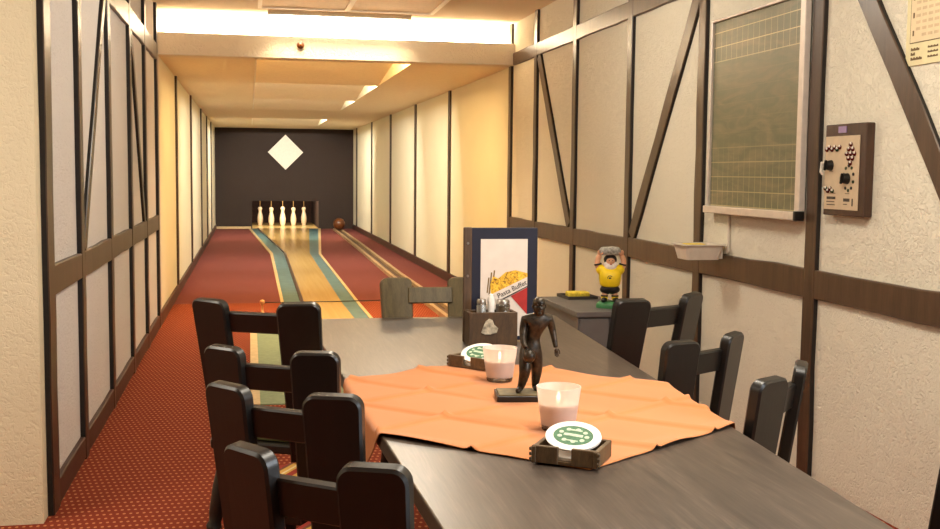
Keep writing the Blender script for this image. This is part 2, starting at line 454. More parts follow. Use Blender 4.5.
# end wall with the pit opening
PX0, PX1, PZ = 0.055, 1.48, 0.60
m = MB()
m.span((XL, YF, 0), (PX0, YF + .1, 2.3)); m.span((PX1, YF, 0), (XR, YF + .1, 2.3)); m.span((PX0, YF, PZ), (PX1, YF + .1, 2.3))
struct('wall_end', m, M['back_wall'])
m = MB()
m.span((PX0 - .03, YF + .1, 0), (PX0, 26.9, 1.0)); m.span((PX1, YF + .1, 0), (PX1 + .03, 26.9, 1.0))
m.span((PX0, 26.6, 0), (PX1, 26.63, 1.0)); m.span((PX0, YF + .1, .98), (PX1, 26.6, 1.0))
struct('wall_pit', m, M['pit_dark'])

# timber framing ------------------------------------------------------
def hewn(a, b, w, p, X, side, jit=0.004, seed=0, edge=False):
    """timber lying on a wall plane X from (y,z) a to (y,z) b, width w, relief p; side=+1 sticks out to +x"""
    rnd = random.Random(seed)
    a = Vector(a); b = Vector(b); d = (b - a); L = d.length; d.normalize(); nrm = Vector((-d.y, d.x))
    n = max(2, int(L / 0.22)); bm = bmesh.new(); rows = []
    for i in range(n + 1):
        c = a + d * (L * i / n)
        j1, j2 = rnd.uniform(-jit, jit), rnd.uniform(-jit, jit)
        q1 = c + nrm * (w / 2 + j1); q2 = c - nrm * (w / 2 + j2)
        ch = 0.004
        q1i = c + nrm * (w / 2 + j1 - ch); q2i = c - nrm * (w / 2 + j2 - ch)
        pp = p + rnd.uniform(-.0015, .0015)
        rows.append([bm.verts.new((X, q1.x, q1.y)), bm.verts.new((X + side * (pp - ch), q1.x, q1.y)), bm.verts.new((X + side * pp, q1i.x, q1i.y)),
                     bm.verts.new((X + side * pp, q2i.x, q2i.y)), bm.verts.new((X + side * (pp - ch), q2.x, q2.y)), bm.verts.new((X, q2.x, q2.y))])
    for r0, r1 in zip(rows[:-1], rows[1:]):
        for k in range(5):
            f = bm.faces.new((r0[k], r0[k + 1], r1[k + 1], r1[k]))
            if edge and k in (0, 4): f.material_index = 1
    bm.faces.new(rows[0]); bm.faces.new(list(reversed(rows[-1])))
    bmesh.ops.recalc_face_normals(bm, faces=bm.faces)
    mb = MB(); mb._merge(bm); return mb
tn = [0]
def timber(mbs, mat='timber'):
    tn[0] += 1
    base = MB()
    for q in mbs:
        me = bpy.data.meshes.new('t'); q.bm.to_mesh(me); q.bm.free(); base.bm.from_mesh(me); bpy.data.meshes.remove(me)
    o = struct('trim_%d' % tn[0], base, M[mat]); o.data.materials.append(M['timber_edge']); return o
# right wall
RP = [(9.2, .085), (8.35, .085), (7.30, .085), (6.18, .08), (5.13, .085), (4.0, .085), (2.55, .085), (1.3, .085), (0.1, .085), (-1.2, .085)]
for i, (y, w) in enumerate(RP):
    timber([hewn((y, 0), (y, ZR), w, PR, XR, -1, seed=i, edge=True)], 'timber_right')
low, up = [], []
for i, ((y0, w0), (y1, w1)) in enumerate(zip(RP[:-1], RP[1:])):
    low.append(hewn((y0 - w0 / 2, .80), (y1 + w1 / 2, .80), .118, PR - .002, XR, -1, seed=40 + i))
    up.append(hewn((y0 - w0 / 2, 2.205), (y1 + w1 / 2, 2.205), .10, PR - .002, XR, -1, seed=60 + i))
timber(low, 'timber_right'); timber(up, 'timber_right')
for i, (a, b) in enumerate([((8.27, 2.15), (7.40, .87)), ((5.20, 2.14), (6.10, .87)), ((3.86, 2.16), (2.66, .52))]):
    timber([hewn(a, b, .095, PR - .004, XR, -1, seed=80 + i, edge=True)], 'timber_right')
# left wall
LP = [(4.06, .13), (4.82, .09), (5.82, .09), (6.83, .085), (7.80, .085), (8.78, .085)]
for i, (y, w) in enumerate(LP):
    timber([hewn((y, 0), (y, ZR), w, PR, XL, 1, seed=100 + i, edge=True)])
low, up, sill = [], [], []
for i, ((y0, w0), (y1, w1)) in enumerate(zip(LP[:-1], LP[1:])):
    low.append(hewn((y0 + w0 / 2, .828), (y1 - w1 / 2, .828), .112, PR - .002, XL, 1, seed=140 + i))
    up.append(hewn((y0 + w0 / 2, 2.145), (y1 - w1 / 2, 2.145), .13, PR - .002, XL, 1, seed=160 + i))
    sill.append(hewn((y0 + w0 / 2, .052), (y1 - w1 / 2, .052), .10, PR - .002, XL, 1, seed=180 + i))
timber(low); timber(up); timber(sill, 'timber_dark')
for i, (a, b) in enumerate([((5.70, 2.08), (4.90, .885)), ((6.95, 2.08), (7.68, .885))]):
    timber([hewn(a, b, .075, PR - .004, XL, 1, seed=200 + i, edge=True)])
# lane wall battens and skirting
for i, y in enumerate((11.16, 13.93, 16.83, 19.1, 21.2)):
    timber([hewn((y, .1), (y, ZL), .10, .02, XL, 1, 0.001, seed=220 + i)])
for i, y in enumerate((12.13, 14.70, 17.36, 20.1, 22.95)):
    timber([hewn((y, .1), (y, ZL), .11, .02, XR, -1, 0.001, seed=240 + i)])
struct('baseboard_left', MB().span((XL, 8.83, 0), (XL + .02, YF, .10)), M['timber_dark'])
struct('baseboard_right', MB().span((XR - .022, 9.25, 0), (XR, YF, .10)), M['timber_dark'])
struct('baseboard_end', MB().span((XL + .02, YF - .03, 0), (PX0 - .02, YF, .05)), M['cream_strip'])

# ------------------------------------------------------------------ the skittle lane
def flat(pts, z0, z1): return MB().prism(pts, z0, z1)
lane = thing('skittle_lane', 'long yellow wooden skittle lane with blue gutters running to the pins', 'skittle lane', (0.67, 9.0, 0))
def L2(pts): return [(x - 0.67, y - 9.0) for x, y in pts]
YN = 9.0
flat(L2([(.49, YN), (.858, YN), (.845, 10.14), (.887, 16.45), (1.27, 23.8), (1.27, 23.9), (1.475, 23.9), (1.475, 26.4), (.06, 26.4), (.06, 23.9), (.19, 23.9), (.19, 23.8), (.535, 16.35), (.497, 10.42)]), 0.0, .012).build('lane_bed', M['lane'], lane)
flat(L2([(.315, YN), (.462, YN), (.465, 10.4), (.505, 16.6), (.165, 23.78), (.03, 23.78), (.340, 16.5), (.312, 10.4)]), 0, .006).build('gutter', M['gutter_blue'], lane)
flat(L2([(.858, YN), (.985, YN), (.985, 10.1), (1.015, 16.35), (1.465, 23.78), (1.27, 23.78), (.887, 16.45), (.845, 10.14)]), 0, .006).build('gutter', M['gutter_blue'], lane)
flat(L2([(.49, YN), (.497, 10.42), (.535, 16.35), (.19, 23.78), (.165, 23.78), (.505, 16.6), (.465, 10.4), (.462, YN)]), 0, .022).build('kerb', M['timber_dark'], lane)
m = MB()
m.prism(L2([(.287, YN), (.315, YN), (.312, 10.4), (.340, 16.5), (.03, 23.78), (-.02, 23.78), (.300, 16.4), (.284, 10.4)]), 0, .012)
m.build('border_strip', M['cream_strip'], lane)
flat(L2([(.985, YN), (1.015, YN), (1.013, 10.1), (1.05, 16.3), (1.52, 23.78), (1.465, 23.78), (1.015, 16.35), (.985, 10.1)]), 0, .012).build('border_strip', M['cream_strip'], lane)
# ball return beside the lane
br = thing('ball_return', 'pale wooden ball return track along the floor right of the lane', 'ball return', (1.75, 9.2, 0))
def BR(pts): return [(x - 1.75, y - 9.2) for x, y in pts]
cl = [(1.68, 7.5), (1.69, 9.5), (1.70, 12.8), (1.78, 18.0), (1.83, 23.2)]
def strip(off0, off1): return [(x + off0, y) for x, y in cl] + [(x + off1, y) for x, y in reversed(cl)]
flat(BR(strip(-.085, -.045)), 0, .04).build('rail', M['rail_wood'], br)
flat(BR(strip(.045, .085)), 0, .04).build('rail', M['rail_wood'], br)
flat(BR(strip(-.045, .045)), 0, .008).build('groove', M['rail_groove'], br)
b = MB().ball((0, 0, 0), .125, u=28, v=20)
o = b.build('skittle_ball', M['ball'], None, 60, (1.823, 22.6, .161)); tag(o, 'brown wooden ball at the far end of the ball return', 'ball')
# pins
PROF = [(.036, 0), (.040, .01), (.050, .06), (.057, .12), (.056, .17), (.046, .235), (.034, .285), (.030, .31), (.034, .335), (.041, .36), (.043, .378), (.038, .40), (.024, .414), (0, .418)]
pins = [(.205 + .035, 25.27, 'white skittle pin at the left end of the row at the lane end'),
        (.4875, 25.02, 'second white skittle pin from the left at the lane end'),
        (.735, 24.785, 'middle white skittle pin standing foremost at the lane end'),
        (.9825, 25.02, 'second white skittle pin from the right at the lane end'),
        (1.23, 25.27, 'white skittle pin at the right end of the row at the lane end')]
pp = thing('skittle_pin', pins[0][2], 'skittle pin', (0, 0, 0), 0, 'skittle pins in the pit')
MB().lathe([(r * 1.16, z) for r, z in PROF], None, 24).build('pin_body', M['pin'], pp, 60)
MB().tube((0, 0, .414), (0, 0, .965), .006, .006, 8).build('string', M['string'], pp)
for i, (x, y, lb) in enumerate(pins):
    o = pp if i == 0 else copy_tree(pp)
    o.location = (x, y, .0125); o['label'] = lb
    if i == 2: kids(o, 'pin_body')[0].scale = (1.0, 1.0, 1.05)
# white diamond on the end wall
o = MB().box((0, 0, 0), (.53, .02, .53), (0, R(45), 0)).build('hanging_panel', M['white'], None, None, (.772, YF - .0105, 1.648))
tag(o, 'white square panel hung as a diamond on the dark end wall', 'panel')
# foul line with pegs
def peg(x, y, label):
    o = MB().lathe([(.022, 0), (.022, .006), (.011, .012), (.010, .06), (.014, .072), (.021, .088), (.022, .103), (.016, .116), (0, .121)], None, 20).build('wooden_peg', M['peg'], None, 60, (x, y, 0))
    tag(o, label, 'peg'); return o
peg(.105, 9.55, 'small turned wooden peg on the carpet left of the lane')
fl = MB().path([(.127, 9.56, .092), (.7, 9.6, .089), (1.17, 9.62, .092)], .004).build('foul_line_cord', M['black'], None)
tag(fl, 'thin dark cord stretched low across the lane from the wooden peg', 'cord')
o = MB().lathe([(.02, 0), (.02, .01), (.012, .02), (.012, .10), (.017, .108), (0, .114)], None, 20).build('cord_post', M['black'], None, 60, (1.185, 9.62, 0))
tag(o, 'small dark post holding the right end of the lane cord', 'post')
am = thing('approach_mat', 'pale green mat with a cream border on the floor beyond the left chairs', 'mat', (.6, 7.0, 0))
MB().span((-.55, -1.25, 0), (.7, 1.45, .006)).build('mat_field', M['mat_green'], am)
m = MB(); m.span((-.60, -1.25, 0), (-.55, 1.45, .008)); m.build('mat_border', M['cream_strip'], am)

# ------------------------------------------------------------------ ceiling fittings
cl_ = thing('ceiling_light', 'flat square two-panel ceiling light with white frame in front of the bulkhead', 'ceiling light', (.755, 7.95, ZR))
m = MB(); fx0, fx1, fy0, fy1 = -.68, .68, -.66, .66; fz = -.035
for a, b in (((fx0, fy0), (fx1, fy0 + .03)), ((fx0, fy1 - .03), (fx1, fy1)), ((fx0, fy0), (fx0 + .03, fy1)), ((fx1 - .03, fy0), (fx1, fy1)), ((-.02, fy0), (.02, fy1))):
    m.span((a[0], a[1], fz), (b[0], b[1], 0))
m.build('frame', M['light_frame'], cl_)
MB().span((fx0 + .03, fy0 + .03, fz + .012), (-.02, fy1 - .03, 0)).build('diffuser', M['light_panel'], cl_)
MB().span((.02, fy0 + .03, fz + .012), (fx1 - .03, fy1 - .03, 0)).build('diffuser', M['light_panel'], cl_)
bl = thing('batten_light', 'long narrow strip light under the ceiling close to the bulkhead', 'strip light', (.73, 8.93, ZR))
m = MB(); m.span((-.56, -.03, -.034), (.56, -.018, 0)); m.span((-.56, -.018, -.012), (.56, .05, 0)); m.build('reflector', M['light_frame'], bl)
MB().tube((-.54, .015, -.03), (.54, .015, -.03), .011, .011, 12).build('lamp_tube', M['tube_on'], bl, 60)
MB().span((.56, -.035, -.038), (.575, .05, 0)).build('end_cap', M['light_frame'], bl)
MB().span((-.575, -.035, -.038), (-.56, .05, 0)).build('end_cap', M['light_frame'], bl)
o = MB().lathe([(.03, 0), (.03, .012), (.014, .02), (.010, .04), (0, .045)], Matrix.Translation((.42, YBM, 2.262)) @ Euler((R(90), 0, 0)).to_matrix().to_4x4(), 16).build('beam_stain', M['ball'], None, 40)  # stain on the beam, modelled as a small turned knob
tag(o, 'small brown stain shaped as a knob on the front of the ceiling beam', 'knob')

# ------------------------------------------------------------------ table
TL = lambda y: .316 - .0355 * y + (0 if y < 3 else 0)
TRt = lambda y: .945 + (.069 if y > 1.975 else .070) * (y - 1.975)
YT0, YT1 = .85, 3.71
tb = thing('dining_table', 'large dark oak table that widens towards the lane', 'table', (.62, 2.3, 0))
def T2(pts): return [(x - .62, y - 2.3) for x, y in pts]
MB().prism(T2([(TL(YT0), YT0), (TRt(YT0), YT0), (TRt(YT1), YT1), (TL(YT1), YT1)]), .698, .73, None, .003, 2).build('table_top', M['table'], tb)
MB().prism(T2([(TL(YT0) + .07, YT0 + .07), (TRt(YT0) - .07, YT0 + .07), (TRt(YT1) - .07, YT1 - .07), (TL(YT1) + .07, YT1 - .07)]), .635, .698).build('apron', M['chair'], tb)
for y in (1.2, 3.2):
    m = MB(); m.box((0, y - 2.3, .33), (.09, .09, .61), None, .006, 2); m.box((0, y - 2.3, .03), (.34, .09, .06), None, .01, 2); m.build('trestle', M['chair'], tb)
# the cloth: a square laid diagonally, two corners hanging over the sides
def make_cloth():
    Fp, Rp, Lp = Vector((.562, 1.725)), Vector((1.215, 2.17)), Vector((-.13, 2.36))
    Bp = Vector((.60, 2.80))
    N = 120; bm = bmesh.new(); vs = []
    rnd = random.Random(3)
    def nz(x, y): return math.sin(x * 23 + 1.3) * math.sin(y * 19 + .4) * .5 + math.sin(x * 9 - y * 13) * .5
    for i in range(N + 1):
        row = []
        for j in range(N + 1):
            u, v = i / N, j / N
            p = Fp * (1 - u) * (1 - v) + Rp * u * (1 - v) + Lp * (1 - u) * v + Bp * u * v
            # wavy hem
            e = min(u, v, 1 - u, 1 - v)
            k = max(0, 1 - e / .06)
            lift = .0022 + .0006 * nz(p.x * 2, p.y * 2)
            fold = 0
            for t in (u, v):
                for c in (.25, .5, .75):
                    fold += .0095 * max(0, 1 - abs(t - c) / .016) ** 1.5
            wv = 1.0
            for ox, oy, rr_ in ((.588, 2.515, .06), (.589, 2.012, .06), (.607, 2.305, .10), (.556, 1.790, .095), (.575, 2.715, .095)):
                dd_ = math.hypot(p.x - ox, p.y - oy); mk = min(1, max(0, (dd_ - rr_ * .8) / (rr_ * .5))); fold *= mk; wv *= mk
            wave = k * (.0035 + .0035 * math.sin(24 * u + 5 * v) * math.sin(17 * v + 1))
            z = .73 + lift + fold * .8 + max(0, wave) * wv
            x, y = p.x, p.y
            le, re = TL(y), TRt(y)
            r = .008
            if x < le:
                d = le - x
                if d < r * 1.6:
                    a = d / (r * 1.6) * PI / 2; x = le - r * math.sin(a) * .8; z = z - r * (1 - math.cos(a))
                else:
                    dd = (d - r * 1.6) * .62; rip = .003 * math.sin(y * 34) * min(1, dd / .05)
                    x = le - .0065 + rip * .6 - .0015; z = .73 - .006 - dd * .985
            elif x > re:
                d = x - re
                if d < r * 1.6:
                    a = d / (r * 1.6) * PI / 2; x = re + r * math.sin(a) * .8; z = z - r * (1 - math.cos(a))
                else:
                    dd = (d - r * 1.6) * .62; rip = .002 * math.sin(y * 34) * min(1, dd / .05)
                    x = re + .0065 + rip * .6 + .001; z = .73 - .006 - dd * .985
            row.append(bm.verts.new((x, y, z)))
        vs.append(row)
    for i in range(N):
        for j in range(N): bm.faces.new((vs[i][j], vs[i + 1][j], vs[i + 1][j + 1], vs[i][j + 1]))
    bmesh.ops.recalc_face_normals(bm, faces=bm.faces)
    mb = MB(); mb._merge(bm)
    o = mb.build('tablecloth', M['cloth'], None, 180)
    s = o.modifiers.new('thick', 'SOLIDIFY'); s.thickness = .0012; s.offset = 0
    return tag(o, 'orange cloth laid diagonally across the dark table', 'tablecloth')
make_cloth()
ZT_ = .7343     # top of the cloth

# ------------------------------------------------------------------ chairs
def rounded_board(w0, w1, h, rad):
    """outline: bottom width w0, top width w1, rounded upper corners"""
    pts = [(-w0 / 2, 0), (w0 / 2, 0)]
    n = 6
    for i in range(n + 1):
        a = i / n * PI / 2
        pts.append((w1 / 2 - rad + rad * math.cos(a), h - rad + rad * math.sin(a)))
    for i in range(n + 1):
        a = PI / 2 + i / n * PI / 2
        pts.append((-w1 / 2 + rad + rad * math.cos(a), h - rad + rad * math.sin(a)))
    return pts
def make_chair(top, sep, bw, sw, drop, lean_=.10):
    t = thing('dining_chair', 'x', 'chair', (0, 0, 0), 0, 'dark wooden chairs around the table')
    # local: faces +Y
    seat = [(-sw * .46, -.165), (sw * .46, -.165), (sw * .5, -.14), (sw * .55, .14), (sw * .5, .175), (-sw * .5, .175), (-sw * .55, .14), (-sw * .5, -.14)]
    MB().prism(seat, .420, .448, None, .006, 2).build('seat', M['chair'], t)
    pad = [(x * .93, y * .9 + .012) for x, y in seat]
    MB().prism(pad, .448, .468, None, .008, 3).build('seat_pad', M['pad_stripe'], t, 50)
    y0, yt = -.235 + lean_, -.235
    z0 = .40; ln = math.hypot(top - z0, yt - y0); lean = math.atan2(y0 - yt, top - z0)
    base = Matrix.Translation((0, y0, z0)) @ Matrix.Rotation(lean, 4, 'X')   # board plane: local X, local Z up
    up = Matrix.Rotation(R(90), 4, 'X')                                        # outline XY -> XZ
    for s in (-1, 1):
        splay = math.atan2(.012, ln) * s
        mt = base @ Matrix.Translation((s * (sep / 2 - .012), 0, 0)) @ Matrix.Rotation(splay, 4, 'Y') @ Matrix.Rotation(s * R(14), 4, 'Z') @ up
        MB().prism(rounded_board(bw * .84, bw, ln, .024), -.014, .014, mt, .0045, 1).build('back_board', M['chair'], t, 22)
    zc = ln - drop
    MB().box((0, 0, 0), (sep - bw + .03, .02, .058), base @ Matrix.Translation((0, 0, zc)), .003, 1).build('crossbar', M['chair'], t)
    prof = [(.014, 0), (.017, .04), (.020, .12), (.023, .15), (.018, .165), (.024, .18), (.018, .195), (.022, .22), (.025, .30), (.022, .36), (.018, .42)]
    for sx in (-1, 1):
        for sy in (-1, 1):
            a = Vector((sx * (sw * .5 + .015), sy * .155 - .01, 0)); b_ = Vector((sx * sw * .38, sy * .115, .42)); d = b_ - a
            q = Vector((0, 0, 1)).rotation_difference(d.normalized()).to_matrix().to_4x4()
            k = d.length / .42
            MB().lathe([(r, z * k) for r, z in prof], Matrix.Translation(a) @ q, 16).build('leg', M['chair'], t, 40)
    return t
big = make_chair(.87, .272, .122, .38, .064)
small = make_chair(.84, .223, .109, .33, .067, .062)
end_chair = make_chair(.87, .245, .116, .36, .064)
OFF = .235
spots = [  # proto, mid-top x, y, yaw, label, pad
    (big, .009, 3.066, -27, 'dark wooden chair on the left side of the table, farthest from the viewer', 'pad_green'),
    (small, .040, 2.412, -28.8, 'black wooden chair on the left side of the table, second from the lane end', 'pad_stripe'),
    (small, .050, 1.958, -35, 'black wooden chair left of the table beside the hanging orange cloth corner', 'pad_stripe'),
    (small, .079, 1.485, -38, 'black wooden chair nearest the viewer on the left side of the table', 'pad_stripe'),
    (big, 1.214, 3.049, 28.3, 'dark brown wooden chair right of the table in front of the grey cabinet', 'pad_stripe'),
    (small, 1.139, 2.552, 31, 'dark wooden chair right of the table, second from the grey cabinet', 'pad_stripe'),
    (small, 1.110, 2.085, 46, 'dark wooden chair right of the table beyond the cloth, third from the grey cabinet', 'pad_stripe'),
    (small, 1.200, 1.58, 44, 'dark chair cut off at the bottom right corner beside the right wall', 'pad_stripe'),
    (end_chair, .628, 3.80, 180, 'olive brown wooden chair standing at the far end of the table', 'pad_stripe'),
]
used = set()
for pr, x, y, yaw, lb, pad in spots:
    o = pr if pr not in used else copy_tree(pr); 
    if pr not in used: used.add(pr)
    a = R(yaw); f = Vector((-math.sin(a), math.cos(a)))
    o.location = (x + f.x * OFF, y + f.y * OFF, 0); o.rotation_euler = (0, 0, a); o['label'] = lb
    if 'second from the grey' in lb or 'third from the grey' in lb: o.scale = (1, 1, .98)
    if 'nearest the viewer' in lb: o.scale = (.93, 1, 1)
    if pr is end_chair:
        o.scale = (1, 1, .988)
        for c in o.children:
            if c.name.split('.')[0] in ('back_board', 'crossbar'): c.data.materials[0] = M['chair_olive']
    p_ = kids(o, 'seat_pad')[0]; p_.data = p_.data.copy(); p_.data.materials[0] = M[pad]

# ------------------------------------------------------------------ things on the table
# wooden caddy
cd = thing('condiment_caddy', 'dark oak condiment caddy in front of the blue menu', 'caddy', (.695, 3.055, .7303))
m = MB()
m.span((-.074, -.004, 0), (.070, .008, .098), .001); m.span((-.074, .062, 0), (.070, .070, .098), .001)
m.span((-.074, .008, 0), (-.064, .062, .098), .001); m.span((.060, .008, 0), (.070, .062, .098), .001)
m.span((-.064, .008, 0), (.060, .062, .010))
m.build('box', M['caddy'], cd)
hp = [(-.030, .028), (-.020, .055), (-.012, .074), (.002, .084), (.014, .078), (.020, .060), (.036, .045), (.030, .026), (.006, .020), (-.016, .020)]
MB().prism([(x * .78, z * .72) for x, z in hp], 0, .003, Matrix.Translation((-.016, -.0042, .020)) @ Matrix.Rotation(R(90), 4, 'X'), .0008).build('badge', plain('badge_pewter', lin(176, 164, 142), 0.45, 0.3, var=.3, scale=80), cd)
# shakers (stand inside the caddy)
def shaker(x, y, r, h, content, lbl):
    t = thing('shaker', lbl, 'shaker', (x, y, .741), 0)
    MB().lathe([(r, 0), (r * 1.03, h * .06), (r * 1.03, h * .87), (r * .9, h * .90)], None, 20).build('jar', M['glass'], t, 50)
    MB().lathe([(r * .90, .003), (r * .94, h * .1), (r * .94, h * .85)], None, 20).build('contents', content, t, 50)
    MB().lathe([(r * .95, h * .895), (r * .97, h * .965), (r * .85, h), (0, h)], None, 20).build('lid', M['steel'], t, 50)
    return t
shaker(.6645, 3.090, .0145, .123, M['salt'], 'glass salt shaker with steel lid at the left of the caddy')
shaker(.7295, 3.090, .0205, .120, M['pepper'], 'wider glass pepper shaker with steel lid at the right of the caddy')
t = thing('toothpick_holder', 'slim white holder between the two shakers in the caddy', 'holder', (.694, 3.090, .741))
MB().lathe([(.012, 0), (.0125, .05), (.010, .085), (.011, .12), (.009, .130)], None, 16).build('cup', M['salt'], t, 50)
MB().lathe([(.007, .128), (.006, .137), (0, .139)], None, 12).build('tip', M['salt'], t, 50)
# menu folder
mn = thing('menu_folder', 'tall navy menu folder with pasta picture standing behind the wooden caddy', 'menu', (.737, 3.140, .7335), 0)
mn.scale = (1, 1, 1.022)
MB().span((-.112, -.004, 0), (.108, .007, .330), .0015).build('cover', M['navy'], mn)
MB().span((-.117, -.0055, -.003), (-.092, .0085, .331), .002).build('spine', M['menu_spine'], mn)
for z in (.09, .19, .285): MB().lathe([(.004, 0), (.003, .002)], Matrix.Translation((-.105, -.0055, z)) @ Matrix.Rotation(R(90), 4, 'X'), 12).build('rivet', M['steel'], mn)
pg = MB().span((-.066, -.0052, .012), (.077, -.004, .297)).build('page', M['page'], mn)
pf = Matrix.Translation((0, -.0054, 0)) @ Matrix.Rotation(R(90), 4, 'X')
MB().prism([(-.034, .134), (-.036, .165), (-.028, .190), (-.012, .182), (.010, .200), (.040, .206), (.077, .197), (.077, .182), (-.026, .135)], 0, .0008, pf).build('pasta_picture', M['pasta'], pg)
MB().prism([(-.028, .138), (.077, .186), (.077, .159), (.000, .122), (-.020, .118)], 0, .0012, pf).build('banner', M['page'], pg)
MB().prism([(.027, .130), (.077, .155), (.077, .076)], 0, .0008, pf).build('red_panel', M['red'], pg)
MB().prism([(.000, .1225), (.077, .1595), (.077, .1568), (.003, .1200)], 0, .0014, pf).build('banner_edge', M['ink'], pg)
m = MB()
for x0, z0, z1 in ((-.036, .135, .200), (-.026, .165, .206), (-.043, .140, .185)): m.box((x0, -.0056, (z0 + z1) / 2), (.004, .0008, z1 - z0), (0, R(6), 0))
m.build('fork_drawing', plain('drawing_brown', lin(120, 92, 44), .6), pg)
text_mesh('lettering', 'Pasta Buffet', .0205, M['ink'], pg, Matrix.Translation((.030, -.0068, .1500)) @ Matrix.Rotation(R(-25), 4, 'Y') @ Matrix.Rotation(R(90), 4, 'X'))
# candles
def candle(x, y, k, lbl):
    t = thing('candle_glass', lbl, 'candle', (x, y, ZT_), 0, 'candles on the orange cloth')
    rb, rt, h = .0315 * k, .0425 * k, .082 * k
    th = .002
    zi = .010 * k
    def rr(z): return rb + (rt - rb) * z / h
    MB().lathe([(rr(zi), zi), (rr(h * .5), h * .5), (rt, h), (rt - th, h), (rr(h * .5) - th, h * .5), (rr(zi) - th, zi + .003), (0, zi + .003)], None, 40).build('tumbler', M['frosted'], t, 50)
    MB().lathe([(rb - .001, 0), (rb, .001), (rr(zi), zi)], None, 40).build('foot', M['glass'], t, 50)
    zw = h * .60
    MB().lathe([(rr(zi) - th - .0006, zi + .004), (rr(zw) - th - .0006, zw), (0, zw - .002)], None, 32).build('wax', M['wax'], t, 50)
    w = MB().tube((0, 0, zw - .003), (0, 0, zw + .006), .0008, .0006, 8).build('wick', M['ink'], t)
    MB().lathe([(0, 0), (.0032, .003), (.004, .007), (.0028, .013), (.001, .018), (0, .020)], Matrix.Translation((0, 0, zw + .004)), 12).build('flame', M['flame'], t, 80)
    ld = bpy.data.lights.new('candle_light', 'POINT'); ld.energy = .006; ld.color = (1, .74, .48); ld.shadow_soft_size = .008
    lo = bpy.data.objects.new('candle_light', ld); COL.objects.link(lo); lo.location = (x, y, ZT_ + zw + .018)
candle(.588, 2.515, .98, 'lit candle in frosted glass behind the bronze statuette')
candle(.589, 2.012, 1.03, 'lit candle in frosted glass right in front of the bronze statuette')
# coaster holders
def coaster_holder(x, y, rz, lbl, lean_dir, lbls):
    t = thing('coaster_holder', lbl, 'coaster holder', (x, y, ZT_), rz)
    w, d, h, th = .118, .092, .030, .008
    m = MB()
    m.span((-w / 2, -d / 2, 0), (-.012, -d / 2 + th, h), .001); m.span((.012, -d / 2, 0), (w / 2, -d / 2 + th, h), .001)
    m.span((-w / 2, d / 2 - th, 0), (w / 2, d / 2, h), .001)
    m.build('wall_board', M['oak'], t)
    for s in (-1, 1):
        mm = MB(); mm.span((s * w / 2 - (th if s > 0 else 0), -d / 2 - .002, 0), (s * w / 2 + (th if s < 0 else 0), d / 2 + .002, h - .001), .001)
        for q in range(3): mm.box((s * (w / 2 + .0012), -d / 2, .006 + q * .009), (.005, .006, .006), None, .001)
        mm.build('side_board', M['oak'], t)
    MB().span((-w / 2 + .002, -d / 2 + .002, 0), (w / 2 - .002, d / 2 - .002, .005)).build('bottom_board', M['oak'], t)
    mw = Matrix.Translation((x, y, ZT_)) @ Matrix.Rotation(rz, 4, 'Z')
    for k in range(5):
        nm = MB(); rx, ry = .049, .049
        if k < 3:      # flat ones in the box
            mt = mw @ Matrix.Translation((.001 * (k - 1), .0, .0065 + k * .0017)); rx = ry = .036
        else:          # leaning on the rear board
            mt = mw @ Matrix.Translation((.0, .008 + .002 * (4 - k), (.0375 if lean_dir < 20 else .032) + (k - 3) * .0022)) @ Matrix.Rotation(R(lean_dir), 4, 'X') @ Matrix.Rotation(R(4), 4, 'Y')
            rx, ry = .049, .046
        c = thing('coaster', lbls[k], 'coaster', (0, 0, 0), 0, 'round beer coasters in wooden holders'); c.matrix_world = mt
        MB().lathe([(1, -.0007), (1, .0007)], Matrix.Diagonal((rx, ry, 1, 1)), 40).build('card', M['coaster'], c)
        if k == 4:
            MB().lathe([(1, .0007), (1, .0010)], Matrix.Diagonal((rx * .72, ry * .66, 1, 1)), 40).build('emblem', M['coaster_green'], c)
            q = MB()
            q.box((0, ry * .36, .00115), (rx * .5, ry * .09, .0004)); q.box((0, ry * .02, .00115), (rx * .7, ry * .16, .0004)); q.box((0, -ry * .36, .00115), (rx * .5, ry * .07, .0004))
            for a in range(9): q.lathe([(rx * .09, .0009), (rx * .09, .0013)], Matrix.Translation((rx * .5 * math.cos(a * .7), ry * .42 * math.sin(a * .7), 0)), 10)
            q.build('print', M['coaster_pale'], c)
O5 = lambda w: ['flat beer coaster lying in the %s wooden holder' % w] * 3 + ['white beer coaster leaning under the top one in the %s wooden holder' % w, 'white oval beer coaster with green emblem on top in the %s wooden holder' % w]
coaster_holder(.549, 1.788, R(-33), 'open dark wooden coaster holder in front of the nearer candle', 19, O5('nearer'))
coaster_holder(.575, 2.715, R(-49), 'open dark wooden coaster holder behind the farther candle', 22, O5('farther'))

